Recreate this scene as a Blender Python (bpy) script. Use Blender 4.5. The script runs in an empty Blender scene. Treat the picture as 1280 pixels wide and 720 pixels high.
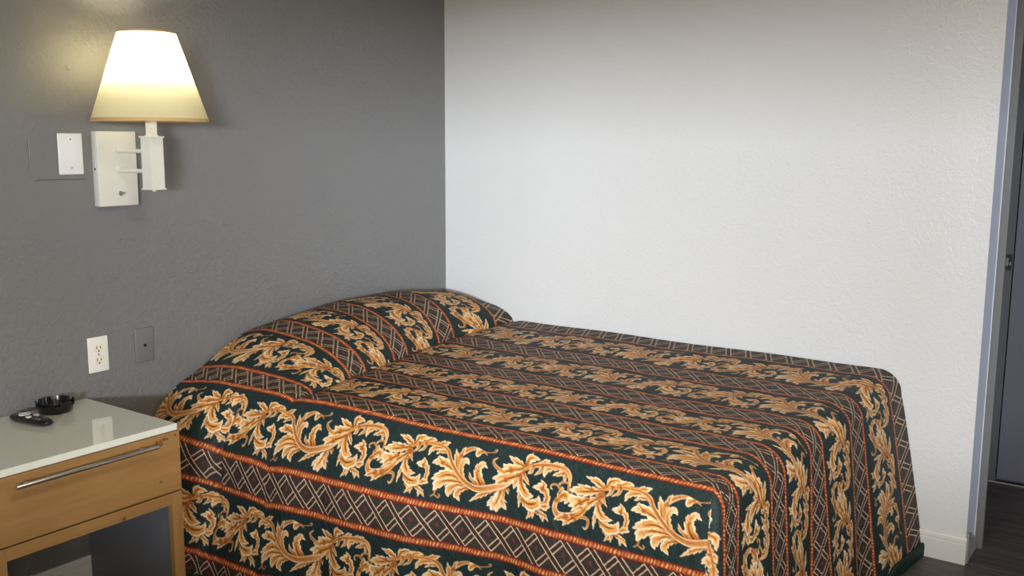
import bpy, bmesh, math, random
import numpy as np
from mathutils import Vector, Matrix, noise

random.seed(7)
SC = bpy.context.scene
COL = SC.collection
PI = math.pi

# ---------------------------------------------------------------- helpers
def lin(r, g, b):
    f = lambda c: c / 12.92 if c <= 0.04045 else ((c + 0.055) / 1.055) ** 2.4
    return (f(r / 255), f(g / 255), f(b / 255), 1.0)

BASE = {}                       # object name -> world origin its vertices are relative to

def obj(name, bm, mats, parent=None, smooth=False, angle=None, origin=None):
    org = Vector(BASE[parent.name]) if parent is not None else Vector(origin or (0, 0, 0))
    me = bpy.data.meshes.new(name)
    if org.length > 0:
        bmesh.ops.translate(bm, verts=bm.verts, vec=-org)
    bm.normal_update()
    bm.to_mesh(me); bm.free()
    if not isinstance(mats, (list, tuple)):
        mats = [mats]
    for m in mats:
        me.materials.append(m)
    if smooth:
        me.polygons.foreach_set('use_smooth', [True] * len(me.polygons))
        if angle:
            me.set_sharp_from_angle(angle=math.radians(angle))
    o = bpy.data.objects.new(name, me)
    COL.objects.link(o)
    if parent is not None:
        o.parent = parent
    else:
        o.location = org
    BASE[o.name] = tuple(org)
    return o

def thing(name, label, cat, loc, group=None):
    o = bpy.data.objects.new(name, None)
    o.empty_display_size = 0.1
    COL.objects.link(o)
    o.location = loc
    o['label'] = label; o['category'] = cat
    if group: o['group'] = group
    BASE[o.name] = tuple(loc)
    return o

def struct(name, bm, mats, label=None, cat=None, smooth=False, angle=None, parent=None):
    o = obj(name, bm, mats, parent, smooth, angle)
    if parent is None:
        o['kind'] = 'structure'
        if label: o['label'] = label
        if cat: o['category'] = cat
    return o

def box(bm, lo, hi, bev=0.0, seg=2, mi=0):
    lo, hi = [min(a, b) for a, b in zip(lo, hi)], [max(a, b) for a, b in zip(lo, hi)]
    vs = [bm.verts.new((x, y, z)) for x in (lo[0], hi[0]) for y in (lo[1], hi[1]) for z in (lo[2], hi[2])]
    idx = [(0, 1, 3, 2), (4, 6, 7, 5), (0, 4, 5, 1), (2, 3, 7, 6), (0, 2, 6, 4), (1, 5, 7, 3)]
    fs = [bm.faces.new([vs[i] for i in q]) for q in idx]
    for f in fs: f.material_index = mi
    if bev > 0:
        es = list({e for f in fs for e in f.edges})
        bmesh.ops.bevel(bm, geom=es, offset=bev, segments=seg, profile=0.5, affect='EDGES')
    return bm

def B(lo, hi, bev=0.0, seg=2):
    return box(bmesh.new(), lo, hi, bev, seg)

def frame_of(d):
    d = Vector(d).normalized()
    a = Vector((0, 0, 1)) if abs(d.z) < 0.9 else Vector((1, 0, 0))
    x = d.cross(a).normalized(); y = d.cross(x).normalized()
    return x, y, d

def lathe(bm, prof, c, axis=(0, 0, 1), n=32, rot=0.0, caps=True):
    """prof: (radius, height) pairs along axis from point c."""
    X, Y, D = frame_of(axis)
    c = Vector(c); rings = []
    for r, h in prof:
        rings.append([bm.verts.new(c + D * h + (X * math.cos(t) + Y * math.sin(t)) * r)
                      for t in [rot + 2 * PI * k / n for k in range(n)]])
    for a, b in zip(rings[:-1], rings[1:]):
        for k in range(n):
            bm.faces.new((a[k], a[(k + 1) % n], b[(k + 1) % n], b[k]))
    if caps:
        bm.faces.new(list(reversed(rings[0]))); bm.faces.new(rings[-1])
    bmesh.ops.recalc_face_normals(bm, faces=bm.faces)
    return bm

def grid_mesh(bm, P, close_u=False):
    """P: array (n, m, 3)"""
    n, m = P.shape[:2]
    vs = [[bm.verts.new(P[i, j]) for j in range(m)] for i in range(n)]
    for i in range(n - 1):
        for j in range(m - 1 + (1 if close_u else 0)):
            bm.faces.new((vs[i][j], vs[i][(j + 1) % m], vs[i + 1][(j + 1) % m], vs[i + 1][j]))
    return vs

# ---------------------------------------------------------------- materials
def new_mat(name):
    m = bpy.data.materials.new(name); m.use_nodes = True
    nt = m.node_tree
    return m, nt, nt.nodes['Principled BSDF']

def N(nt, typ, **kw):
    n = nt.nodes.new(typ)
    for k, v in kw.items():
        if k.startswith('i_'):
            key = k[2:].replace('_', ' ')
            n.inputs[key].default_value = v
        else:
            setattr(n, k, v)
    return n

def math_n(nt, op, a, b=None, clamp=False):
    n = nt.nodes.new('ShaderNodeMath'); n.operation = op; n.use_clamp = clamp
    for i, v in enumerate((a, b)):
        if v is None: continue
        if isinstance(v, (int, float)): n.inputs[i].default_value = v
        else: nt.links.new(v, n.inputs[i])
    return n.outputs[0]

def mixc(nt, fac, a, b):
    n = nt.nodes.new('ShaderNodeMix'); n.data_type = 'RGBA'
    for k, v in ((0, fac), (6, a), (7, b)):
        if isinstance(v, (int, float, tuple)): n.inputs[k].default_value = v
        else: nt.links.new(v, n.inputs[k])
    return n.outputs[2]

def coord(nt, scale=(1, 1, 1), obj_space=True):
    tc = N(nt, 'ShaderNodeTexCoord')
    mp = N(nt, 'ShaderNodeMapping'); mp.inputs['Scale'].default_value = scale
    nt.links.new(tc.outputs['Object'], mp.inputs['Vector'])
    return mp.outputs[0]

def ntex(nt, vec, scale, detail=3, rough=0.5, dist=0.0):
    n = N(nt, 'ShaderNodeTexNoise', i_Scale=scale, i_Detail=detail, i_Roughness=rough, i_Distortion=dist)
    nt.links.new(vec, n.inputs['Vector'])
    return n.outputs['Fac']

def ramp(nt, fac, stops):
    n = N(nt, 'ShaderNodeValToRGB')
    el = n.color_ramp.elements
    while len(el) < len(stops): el.new(0.5)
    for e, (p, c) in zip(el, stops):
        e.position = p; e.color = c if len(c) == 4 else (*c, 1)
    nt.links.new(fac, n.inputs[0])
    return n.outputs[0]

def bump(nt, bsdf, h, strength, dist):
    b = N(nt, 'ShaderNodeBump', i_Strength=strength, i_Distance=dist)
    nt.links.new(h, b.inputs['Height'])
    nt.links.new(b.outputs[0], bsdf.inputs['Normal'])
    return b

def plain(name, col, rough=0.4, metal=0.0, spec=0.5, nscale=40, namt=0.06, bmp=0.0):
    m, nt, b = new_mat(name)
    v = coord(nt)
    f = ntex(nt, v, nscale, 4)
    c2 = tuple(min(1, x * (1 - namt)) for x in col[:3]) + (1,)
    nt.links.new(mixc(nt, f, col, c2), b.inputs['Base Color'])
    b.inputs['Roughness'].default_value = rough
    b.inputs['Metallic'].default_value = metal
    b.inputs['Specular IOR Level'].default_value = spec
    if bmp:
        bump(nt, b, ntex(nt, v, nscale * 4, 3), bmp, 0.001)
    return m

def wall_paint(name, col, col2, rough, peel, dist, marks=False, spec=0.5):
    """rolled paint over an orange-peel / knock-down texture"""
    m, nt, b = new_mat(name)
    v = coord(nt)
    blot = ntex(nt, v, 2.2, 3)
    nt.links.new(mixc(nt, blot, col, col2), b.inputs['Base Color'])
    b.inputs['Specular IOR Level'].default_value = spec
    b.inputs['Roughness'].default_value = rough
    fine = ntex(nt, v, peel, 2, 0.5, 0.35)
    big = ntex(nt, v, peel * 0.42, 2, 0.45, 0.6)
    flat = math_n(nt, 'MULTIPLY', math_n(nt, 'SUBTRACT', ntex(nt, v, 1.3, 1), 0.15, True), 1.6, True)
    h = math_n(nt, 'ADD', math_n(nt, 'MULTIPLY', fine, 0.55), math_n(nt, 'MULTIPLY', big, 0.8))
    h = math_n(nt, 'MULTIPLY', h, math_n(nt, 'ADD', math_n(nt, 'MULTIPLY', flat, 0.7), 0.3))
    if marks:
        # outline of an old filled box and a few dents in the plaster (x, z in metres on the wall)
        sx = N(nt, 'ShaderNodeSeparateXYZ'); tc = N(nt, 'ShaderNodeTexCoord')
        nt.links.new(tc.outputs['Object'], sx.inputs[0])
        X, Z = sx.outputs['X'], sx.outputs['Z']
        jit = math_n(nt, 'MULTIPLY', ntex(nt, v, 25, 2), 0.006)
        def seg(x0, z0, x1, z1, w):
            if abs(x1 - x0) > abs(z1 - z0):
                across = math_n(nt, 'ABSOLUTE', math_n(nt, 'SUBTRACT', math_n(nt, 'ADD', Z, jit), z0))
                al = math_n(nt, 'ABSOLUTE', math_n(nt, 'SUBTRACT', X, (x0 + x1) / 2)); half = abs(x1 - x0) / 2
            else:
                across = math_n(nt, 'ABSOLUTE', math_n(nt, 'SUBTRACT', math_n(nt, 'ADD', X, jit), x0))
                al = math_n(nt, 'ABSOLUTE', math_n(nt, 'SUBTRACT', Z, (z0 + z1) / 2)); half = abs(z1 - z0) / 2
            a = math_n(nt, 'SUBTRACT', 1.0, math_n(nt, 'DIVIDE', across, w), True)
            return math_n(nt, 'MULTIPLY', a, math_n(nt, 'LESS_THAN', al, half))
        tot = None
        for s in ((-1.930, 1.33, -1.930, 1.42, .0025), (-1.92, 1.303, -1.76, 1.303, .0015)):
            q = seg(*s); tot = q if tot is None else math_n(nt, 'ADD', tot, q)
        for (x, z, r) in ((-1.80, 1.635, .005), (-1.792, 1.63, .004), (-1.48, 1.30, .006), (-1.65, 1.10, .005), (-1.475, 1.262, .004)):
            dx = math_n(nt, 'SUBTRACT', X, x); dz = math_n(nt, 'SUBTRACT', Z, z)
            d = math_n(nt, 'SQRT', math_n(nt, 'ADD', math_n(nt, 'MULTIPLY', dx, dx), math_n(nt, 'MULTIPLY', dz, dz)))
            tot = math_n(nt, 'ADD', tot, math_n(nt, 'SUBTRACT', 1.0, math_n(nt, 'DIVIDE', d, r), True))
        h = math_n(nt, 'SUBTRACT', h, math_n(nt, 'MULTIPLY', tot, 0.5))
    bump(nt, b, h, 1.0, dist)
    return m

M = {}
M['grey_wall'] = wall_paint('grey_wall_paint', lin(119, 118, 117), lin(114, 113, 113), 0.40, 105, 0.0046, True, 0.7)
M['white_wall'] = wall_paint('white_wall_paint', lin(224, 224, 223), lin(218, 218, 216), 0.30, 150, 0.0027, False, 0.6)
M['ceiling'] = wall_paint('ceiling_paint', lin(225, 223, 216), lin(220, 218, 210), 0.8, 70, 0.002)
M['hall_wall'] = wall_paint('hall_wall_paint', lin(96, 97, 104), lin(90, 91, 98), 0.5, 80, 0.001)
M['charcoal'] = plain('charcoal_door_paint', lin(104, 104, 114), 0.5)
M['jamb_recess_shade'] = plain('jamb_recess_shade', lin(88, 89, 92), 0.55)  # darker than the door: shade of the recess put into the jamb colour
M['casing_paint'] = plain('casing_paint', lin(112, 111, 110), 0.5)
M['white_trim'] = plain('white_trim_paint', lin(226, 225, 221), 0.38, nscale=12, bmp=0.05)
M['bead'] = plain('bare_corner_bead', lin(226, 226, 224), 0.5)

def end_paint():
    m, nt, b = new_mat('blue_grey_end_paint')
    v = coord(nt)
    sx = N(nt, 'ShaderNodeSeparateXYZ'); nt.links.new(v, sx.inputs[0])
    paint = mixc(nt, ntex(nt, v, 14, 4), lin(208, 213, 228), lin(198, 203, 219))
    low = math_n(nt, 'SUBTRACT', 1.0, math_n(nt, 'DIVIDE', sx.outputs['Z'], 0.2), True)
    edge = math_n(nt, 'MULTIPLY', math_n(nt, 'SUBTRACT', math_n(nt, 'DIVIDE', sx.outputs['X'], 0.165), 0.55, True), 1.2)
    chip = math_n(nt, 'ADD', ntex(nt, v, 38, 5, 0.6), math_n(nt, 'MULTIPLY', low, math_n(nt, 'ADD', edge, 0.12)))
    mask = math_n(nt, 'GREATER_THAN', chip, 0.74)
    nt.links.new(mixc(nt, mask, paint, lin(228, 226, 220)), b.inputs['Base Color'])
    b.inputs['Roughness'].default_value = 0.5
    bump(nt, b, math_n(nt, 'SUBTRACT', ntex(nt, v, 90, 3), math_n(nt, 'MULTIPLY', mask, 1.2)), 0.5, 0.002)
    return m
M['end_paint'] = end_paint()

def floor_mat():
    m, nt, b = new_mat('dark_vinyl_planks')
    tc = N(nt, 'ShaderNodeTexCoord')
    mp = N(nt, 'ShaderNodeMapping'); mp.inputs['Rotation'].default_value = (0, 0, PI / 2)
    nt.links.new(tc.outputs['Object'], mp.inputs[0])
    br = N(nt, 'ShaderNodeTexBrick', i_Scale=1.0, i_Mortar_Size=0.0012, i_Brick_Width=1.22, i_Row_Height=0.15, i_Bias=0.0)
    br.offset = 0.37
    br.inputs['Color1'].default_value = (0.2, 0.2, 0.2, 1); br.inputs['Color2'].default_value = (0.9, 0.9, 0.9, 1)
    br.inputs['Mortar'].default_value = (0, 0, 0, 1)
    nt.links.new(mp.outputs[0], br.inputs['Vector'])
    mp2 = N(nt, 'ShaderNodeMapping'); mp2.inputs['Scale'].default_value = (22, 1.6, 1)
    nt.links.new(tc.outputs['Object'], mp2.inputs[0])
    add = N(nt, 'ShaderNodeVectorMath', operation='ADD')
    nt.links.new(mp2.outputs[0], add.inputs[0]); nt.links.new(br.outputs['Color'], add.inputs[1])
    g = ntex(nt, add.outputs[0], 2.0, 6, 0.62, 0.6)
    grain = ramp(nt, g, [(0.28, lin(50, 45, 42)), (0.5, lin(80, 73, 69)), (0.72, lin(108, 98, 92))])
    tone = mixc(nt, math_n(nt, 'MULTIPLY', br.outputs['Color'], 0.35), grain, lin(60, 54, 51))
    dark = math_n(nt, 'GREATER_THAN', br.outputs['Fac'], 0.5)
    nt.links.new(mixc(nt, dark, tone, lin(28, 25, 24)), b.inputs['Base Color'])
    b.inputs['Roughness'].default_value = 0.48
    bump(nt, b, math_n(nt, 'SUBTRACT', g, dark), 0.25, 0.001)
    return m
M['floor'] = floor_mat()

def wood(name, axis, spots=()):
    """honey maple veneer, grain along axis"""
    m, nt, b = new_mat(name)
    sc = [9, 9, 9]; sc['xyz'.index(axis)] = 0.9
    tc = N(nt, 'ShaderNodeTexCoord')
    mp = N(nt, 'ShaderNodeMapping'); mp.inputs['Scale'].default_value = sc
    nt.links.new(tc.outputs['Object'], mp.inputs[0])
    g = ntex(nt, mp.outputs[0], 3.0, 6, 0.6, 0.8)
    f2 = ntex(nt, mp.outputs[0], 14.0, 4, 0.7, 0.2)
    c = ramp(nt, g, [(0.25, lin(138, 99, 55)), (0.5, lin(152, 114, 68)), (0.75, lin(163, 126, 78))])
    c = mixc(nt, math_n(nt, 'MULTIPLY', f2, 0.35), c, lin(128, 90, 48))
    flame = ntex(nt, tc.outputs['Object'], 6.0, 2)
    c = mixc(nt, math_n(nt, 'MULTIPLY', flame, 0.3), c, lin(168, 132, 84))
    for (p, r) in spots:
        d = N(nt, 'ShaderNodeVectorMath', operation='DISTANCE'); d.inputs[1].default_value = p
        nt.links.new(tc.outputs['Object'], d.inputs[0])
        dd = math_n(nt, 'ADD', d.outputs['Value'], math_n(nt, 'MULTIPLY', math_n(nt, 'SUBTRACT', f2, 0.5), r * 0.8))
        k = math_n(nt, 'SUBTRACT', 1.0, math_n(nt, 'DIVIDE', dd, r), True)
        k = math_n(nt, 'MULTIPLY', k, 2.2, True)
        c = mixc(nt, math_n(nt, 'MULTIPLY', k, 0.75), c, lin(74, 46, 24))
    nt.links.new(c, b.inputs['Base Color'])
    b.inputs['Roughness'].default_value = 0.42
    bump(nt, b, f2, 0.12, 0.0006)
    return m

# light levels
BULB_W, WORLD, EXPOSURE = 320.0, 0.3, 0.0
FIT_R = .052
K1_Y, K1_Z, K1_L, K1_H, WB, WT = -3.85, 1.70, 2.4, .45, 0.98, 1.76
K1_W = 1320.0
FILL_W = 50.0
CEIL_W = 20.0
PASS_W = 9.0
# ---------------------------------------------------------------- printed cloth (acanthus scrolls, braid, trellis)
# one repeat of the scroll, traced as tapered strokes: kind, (u, v, width) triplets in millimetres from root to tip
MOTIF_A_U = 1.092
MOTIF_P = 0.612
STROKES = [
('T',[104,168,5,101,181,4,91,190,2]),
('T',[101,182,4,114,189,5,119,182,3,114,179,2]),
('L',[0,81,7,-14,105,9,-22,140,10,-25,170,2]),
('L',[4,169,6,20,179,12,8,196,2]),
('L',[7,168,6,26,176,9,26,194,2]),
('L',[33,168,6,53,177,13,53,197,2]),
('L',[40,171,5,61,180,10,71,195,2]),
('L',[45,162,8,62,146,12,68,124,12,63,104,13,47,99,20,27,102,4]),
('L',[51,102,10,54,91,12,48,80,2]),
('L',[45,158,6,62,151,16,77,150,2]),
('L',[-7,144,7,13,157,24,36,155,21,46,132,3]),
('L',[-18,89,8,-11,117,20,3,132,19,29,132,2]),
('L',[0,65,8,0,81,10,12,99,1]),
('L',[-6,72,9,-30,91,17,-57,110,26,-98,123,6]),
('L',[-48,104,13,-72,123,15,-92,138,2]),
('L',[-1,56,6,-29,63,19,-65,71,25,-101,78,3]),
('L',[-35,61,9,-56,60,11,-76,55,2]),
('L',[1,51,6,-18,37,20,-52,28,3]),
('L',[6,46,6,22,24,19,55,18,3]),
('L',[38,33,7,64,21,13,82,22,2]),
('L',[86,31,9,111,25,14,130,19,2]),
('L',[280,137,12,248,156,15,215,182,2]),
('L',[313,121,10,298,152,17,282,172,16,270,185,2]),
('L',[315,120,10,308,150,22,299,177,23,299,197,4]),
('L',[316,122,9,313,153,15,320,173,15,331,184,2]),
('L',[311,133,9,301,160,15,288,185,15,284,196,2]),
('L',[323,119,7,318,152,9,331,162,2]),
('L',[248,127,21,235,102,24,234,78,18,248,63,15,263,72,2]),
('L',[228,124,8,212,111,9,205,95,1]),
('L',[234,86,6,227,79,7,223,72,1]),
('L',[206,141,10,180,154,17,172,172,16,184,187,2]),
('L',[190,133,8,163,143,17,146,160,22,146,181,3]),
('L',[198,130,7,135,131,24,108,148,23,98,171,3]),
('L',[179,121,6,141,113,23,110,124,22,86,138,3]),
('L',[165,103,9,130,86,22,105,80,23,80,89,4]),
('L',[113,83,11,103,73,11,98,64,2]),
('L',[163,95,7,160,66,18,153,34,2]),
('L',[200,131,8,180,104,14,178,75,14,191,61,16,201,72,3]),
('S',[168,90,6,168,56,13,190,32,14,217,21,10,239,25,8,256,27,3]),
('L',[240,25,8,228,32,18,223,44,2]),
('L',[174,51,9,178,36,11,185,23,2]),
('T',[253,27,3,272,23,3,286,18,4,288,12,3,281,14,2]),
('T',[248,26,6,259,34,2]),
('L',[125,41,6,91,40,15,70,49,14,60,69,3]),
('L',[130,48,11,104,49,12,86,61,2]),
('S',[0,53,6,35,38,11,69,32,12,103,34,12,126,45,13,137,67,14,155,92,15,179,117,15,206,133,17,238,140,21,280,129,22,316,112,22,341,90,20,366,63,17,380,44,7]),
('L',[23,40,9,20,55,10,8,69,2]),
('L',[46,36,8,42,51,9,24,65,2]),
('S',[574,110,13,561,134,17,529,156,27,496,159,22,482,142,15,486,120,13,502,104,15]),
('L',[486,118,10,507,98,26,518,107,17,510,121,3]),
('L',[538,153,17,520,169,15,508,185,2]),
('L',[515,158,15,496,166,13,483,174,2]),
('T',[491,107,7,496,86,7,483,73,6,469,77,5,467,87,4,473,88,2]),
('L',[493,95,6,502,83,9,499,74,1]),
('L',[578,90,9,555,104,27,532,104,22,525,98,3]),
('L',[555,107,13,541,119,15,538,129,2]),
('S',[547,154,3,570,146,9,581,151,8,580,170,6,573,178,5,567,173,2]),
('L',[364,91,9,372,122,16,369,168,2]),
('L',[390,155,8,409,171,15,396,196,2]),
('L',[395,154,7,415,165,12,415,189,2]),
('L',[419,164,7,443,171,15,449,190,2]),
('L',[429,168,5,453,172,10,465,185,2]),
('L',[434,155,9,455,130,16,455,107,16,438,93,22,412,97,4]),
('L',[443,95,13,445,81,13,435,71,2]),
('L',[439,148,7,453,145,18,467,141,2]),
('L',[380,143,9,402,152,28,426,143,23,432,119,3]),
('L',[370,82,10,378,108,24,393,125,22,414,123,2]),
('L',[379,62,9,387,78,13,399,94,2]),
('L',[367,70,8,355,95,15,351,116,2]),
('L',[334,122,7,332,130,7,335,136,1]),
('L',[369,70,13,329,88,28,304,95,22,282,99,3]),
('L',[324,95,13,304,107,13,291,116,2]),
('L',[381,49,7,349,57,24,324,58,19,313,50,2]),
('L',[339,63,13,314,72,17,296,75,3]),
('T',[314,72,11,291,62,11,281,47,7,294,34,2]),
('L',[380,41,7,357,35,20,330,22,3]),
('L',[389,35,8,398,15,21,425,13,3]),
('L',[423,27,9,444,17,14,455,9,2]),
('L',[456,23,9,480,17,15,501,11,2]),
('T',[523,63,6,507,59,7,492,69,5,495,71,2]),
('T',[519,68,6,520,85,5,527,89,5,532,83,2]),
('L',[496,27,6,466,28,15,447,41,15,444,59,3]),
('L',[506,35,12,487,41,12,470,49,2]),
('L',[510,36,9,506,49,9,507,58,2]),
('S',[381,52,8,411,34,13,451,24,14,484,21,15,509,25,15,520,40,13,523,69,4]),
('L',[408,36,9,403,51,11,394,61,2]),
('L',[437,28,8,430,46,10,414,61,2]),
]
def c3(r, g, b): return np.array(lin(r, g, b)[:3])
GREEN = c3(33, 47, 45); GOLD = c3(232, 158, 76); CREAM = c3(255, 243, 208); RUST = c3(166, 88, 32); DEEP = c3(84, 42, 18)

def sm(x, a, b):
    t = np.clip((x - a) / (b - a), 0, 1); return t * t * (3 - 2 * t)

def catmull(pts, n=10):
    pts = np.asarray(pts, float)
    p = np.vstack([2 * pts[0] - pts[1], pts, 2 * pts[-1] - pts[-2]])
    out = []
    for i in range(1, len(p) - 2):
        for t in np.linspace(0, 1, n, endpoint=False):
            a, b, c, d = p[i - 1], p[i], p[i + 1], p[i + 2]
            out.append(.5 * (2 * b + (c - a) * t + (2 * a - 5 * b + 4 * c - d) * t * t + (3 * b - a - 3 * c + d) * t ** 3))
    out.append(pts[-1])
    return np.array(out)

TILE_PX = 0.9                       # mm per texel
TW = int(round(MOTIF_P * 1000 / TILE_PX)); TH = int(round(207 / TILE_PX))

def scroll_tile():
    rgb = np.tile(GREEN, (TH, TW, 1)); per = MOTIF_P * 1000
    rng = np.random.RandomState(3)
    for kind, f in STROKES:
        q = np.array(f, float).reshape(-1, 3); q[:, 0] *= .984
        c = catmull(q); xy = c[:, :2]; w = np.maximum(c[:, 2], 0.8) / 2
        if kind == 'L': w = w * 1.34
        seg = np.diff(xy, axis=0); sl = np.hypot(seg[:, 0], seg[:, 1]) + 1e-6
        cum = np.concatenate([[0], np.cumsum(sl)]); tot = cum[-1]
        pad = w.max() * 1.4 + 3
        for off in (-per, 0, per):
            x0, x1 = xy[:, 0].min() + off - pad, xy[:, 0].max() + off + pad
            y0, y1 = xy[:, 1].min() - pad, xy[:, 1].max() + pad
            i0, i1 = max(0, int(x0 / TILE_PX)), min(TW, int(x1 / TILE_PX) + 1)
            j0, j1 = max(0, int(y0 / TILE_PX)), min(TH, int(y1 / TILE_PX) + 1)
            if i1 <= i0 or j1 <= j0: continue
            X, Y = np.meshgrid((np.arange(i0, i1) + .5) * TILE_PX - off, (np.arange(j0, j1) + .5) * TILE_PX)
            best = np.full(X.shape, 1e9); T = np.zeros_like(X); S = np.zeros_like(X); W = np.ones_like(X)
            for k in range(len(seg)):
                rx, ry = X - xy[k, 0], Y - xy[k, 1]
                t = np.clip((rx * seg[k, 0] + ry * seg[k, 1]) / sl[k] ** 2, 0, 1)
                dx, dy = rx - t * seg[k, 0], ry - t * seg[k, 1]
                ww = w[k] + t * (w[k + 1] - w[k])
                d = np.hypot(dx, dy) - ww
                side = np.sign(seg[k, 0] * ry - seg[k, 1] * rx)
                up = d < best
                best = np.where(up, d, best); T = np.where(up, (cum[k] + t * sl[k]) / tot, T)
                S = np.where(up, side * np.hypot(dx, dy) / ww, S); W = np.where(up, ww, W)
            edge = best.copy()
            if kind == 'L':                             # ragged acanthus lobes
                nl = max(2.0, tot / 17.0)
                ph = (T * nl + np.where(S > 0, .0, .45)) % 1.0
                edge = best + np.where((T > .12), (1 - ph) ** 1.2 * np.minimum(W * .42, 4.2), 0)
            a = 1 - sm(edge, -1.2, 0.7)
            base = RUST + (GOLD - RUST) * sm(T, -.15, .42)[..., None]
            if kind != 'L': base = RUST + (GOLD - RUST) * (.55 + .45 * sm(np.abs(T - .5), .1, .5))[..., None]
            rel = np.clip(-edge / W, 0, 1)
            tip = sm(T, .55, 1.05) * (.8 if kind == 'L' else .4)
            rim = (1 - sm(rel, .08, .44)) * np.where(S > 0, 1.0, .70) * (1.0 if kind == 'L' else .75)
            col = base + (CREAM - base) * np.clip(np.maximum(tip * (1 - .55 * sm(rel, .2, .8)), rim * sm(T, .02, .35)), 0, 1)[..., None]
            fib = .5 + .5 * np.sin(S * 9 + 5 * T + rng.rand() * 6)
            vein = (1 - sm(np.abs(S + .12), .03, .24)) * (1 - sm(T, .35, .95)) * .85 + fib ** 3 * .34 * (1 - rim) * (1 - sm(T, .6, 1))
            col = col + (DEEP - col) * np.clip(vein, 0, 1)[..., None]
            line = sm(edge, -1.0, .1) * .35 * (1 - tip)
            col = col + (DEEP - col) * line[..., None]
            blk = rgb[j0:j1, i0:i1]
            rgb[j0:j1, i0:i1] = blk + (col - blk) * a[..., None]
    return rgb
TILE = scroll_tile()

def tile_at(u, v):
    x = (u % MOTIF_P) * 1000 / TILE_PX - .5; y = np.clip(v * 1000 / TILE_PX - .5, 0, TH - 1.001)
    xi = np.floor(x).astype(int); yi = np.floor(y).astype(int); fx = (x - xi)[:, None]; fy = (y - yi)[:, None]
    x0, x1 = xi % TW, (xi + 1) % TW; y1 = np.minimum(yi + 1, TH - 1)
    return (TILE[yi, x0] * (1 - fx) + TILE[yi, x1] * fx) * (1 - fy) + (TILE[y1, x0] * (1 - fx) + TILE[y1, x1] * fx) * fy

# braid lines across the cloth, from the wall side over the near edge and down the drop
TRIMS = [-.10, .136, .437, .551, .796, .888, 1.079, 1.172, 1.374, 1.453, 1.660, 1.764, 1.971, 2.075, 2.30]
SHIFT = {1: .08, 3: -.01, 5: -.05, 7: .0, 9: 0.0, 11: .0, 13: .2}
TRED = c3(118, 30, 27); TORG = c3(180, 90, 44); TPALE = c3(250, 204, 134); TDARK = c3(76, 28, 18)
LBG = c3(58, 50, 45); LMAR = c3(84, 48, 42); LCRM = c3(222, 204, 168); LDK = c3(38, 24, 22); LRED = c3(118, 52, 48)

def print_colour(u, a):
    """colour of the cloth at u (metres from the head end) and a (metres across)"""
    out = np.tile(GREEN, (len(u), 1)); tr = np.array(TRIMS)
    k = np.clip(np.searchsorted(tr, a) - 1, 0, len(tr) - 2)
    f = (a - tr[k]) / (tr[k + 1] - tr[k])
    for band in range(len(tr) - 1):
        sel = np.nonzero(k == band)[0]
        if len(sel) == 0: continue
        uu, ff = u[sel], f[sel]
        if band % 2 == 1:                                            # scroll band
            out[sel] = tile_at(uu - MOTIF_A_U + SHIFT.get(band, 0), (ff - .075) / .88 * .207)
        else:                                                        # trellis band
            P = .078; col = np.tile(LBG, (len(sel), 1))
            vv = (ff - .5) * 1.26
            for sgn in (1, -1):
                d = np.abs(((uu / P + sgn * vv + .5) % 1.0) - .5) * P * .72
                ln = 1 - sm(d, .0066, .0078)
                col = col + (LMAR - col) * (ln * .9)[:, None]
                dk = (1 - sm(np.abs(d - .0018), .0006, .0016)); col = col + (LDK - col) * (dk * .75)[:, None]
                cr = 1 - sm(np.abs(d - .0068), .0007, .0016)
                col = col + (LCRM - col) * (cr * .92)[:, None]
            cu = ((uu / P) % 1.0 - .5) * P; cv = vv * .1
            fl = np.minimum(np.hypot(cu, (cv + .004) * .8) - .0022 - .0042 * np.abs(np.sin(2.5 * np.arctan2(cu, cv))), 1)
            m_ = 1 - sm(fl, -.001, .0015)
            col = col + (LRED - col) * (m_ * .8)[:, None]
            out[sel] = col
    for i, t in enumerate(tr):
        d = np.abs(a - t); sel = np.nonzero(d < (.0125 if i > 9 else .0099))[0]
        if len(sel) == 0: continue
        uu, s = u[sel], (a[sel] - t) / (1.0 if i > 9 else .80)
        wob = .0016 * np.sin(uu * 61 + i) + .0012 * np.sin(uu * 143 + 2 * i)
        bead = .5 + .5 * np.cos((uu / .0098 + .22 * np.sin(uu * 97 + i) + s * 30 + i * .3) * 2 * PI)
        big = .5 + .5 * np.sin(uu * 2 * PI / .041 + 1.5 * np.sin(uu * 23) + i)
        body = TORG + (TPALE - TORG) * (sm(bead, .6, 1.0) * (.25 + .65 * big) * (1 - sm(np.abs(s + wob), .002, .007)))[:, None]
        body = body + (TDARK - body) * ((1 - sm(bead, .05, .45)) * .8 * sm(np.abs(s + wob), .001, .005))[:, None]
        red = sm(np.abs(s), .0066, .0078)
        body = body + (TRED - body) * red[:, None]
        al = 1 - sm(np.abs(s), .0100, .0112)
        out[sel] = out[sel] + (body - out[sel]) * al[:, None]
    return out

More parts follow.
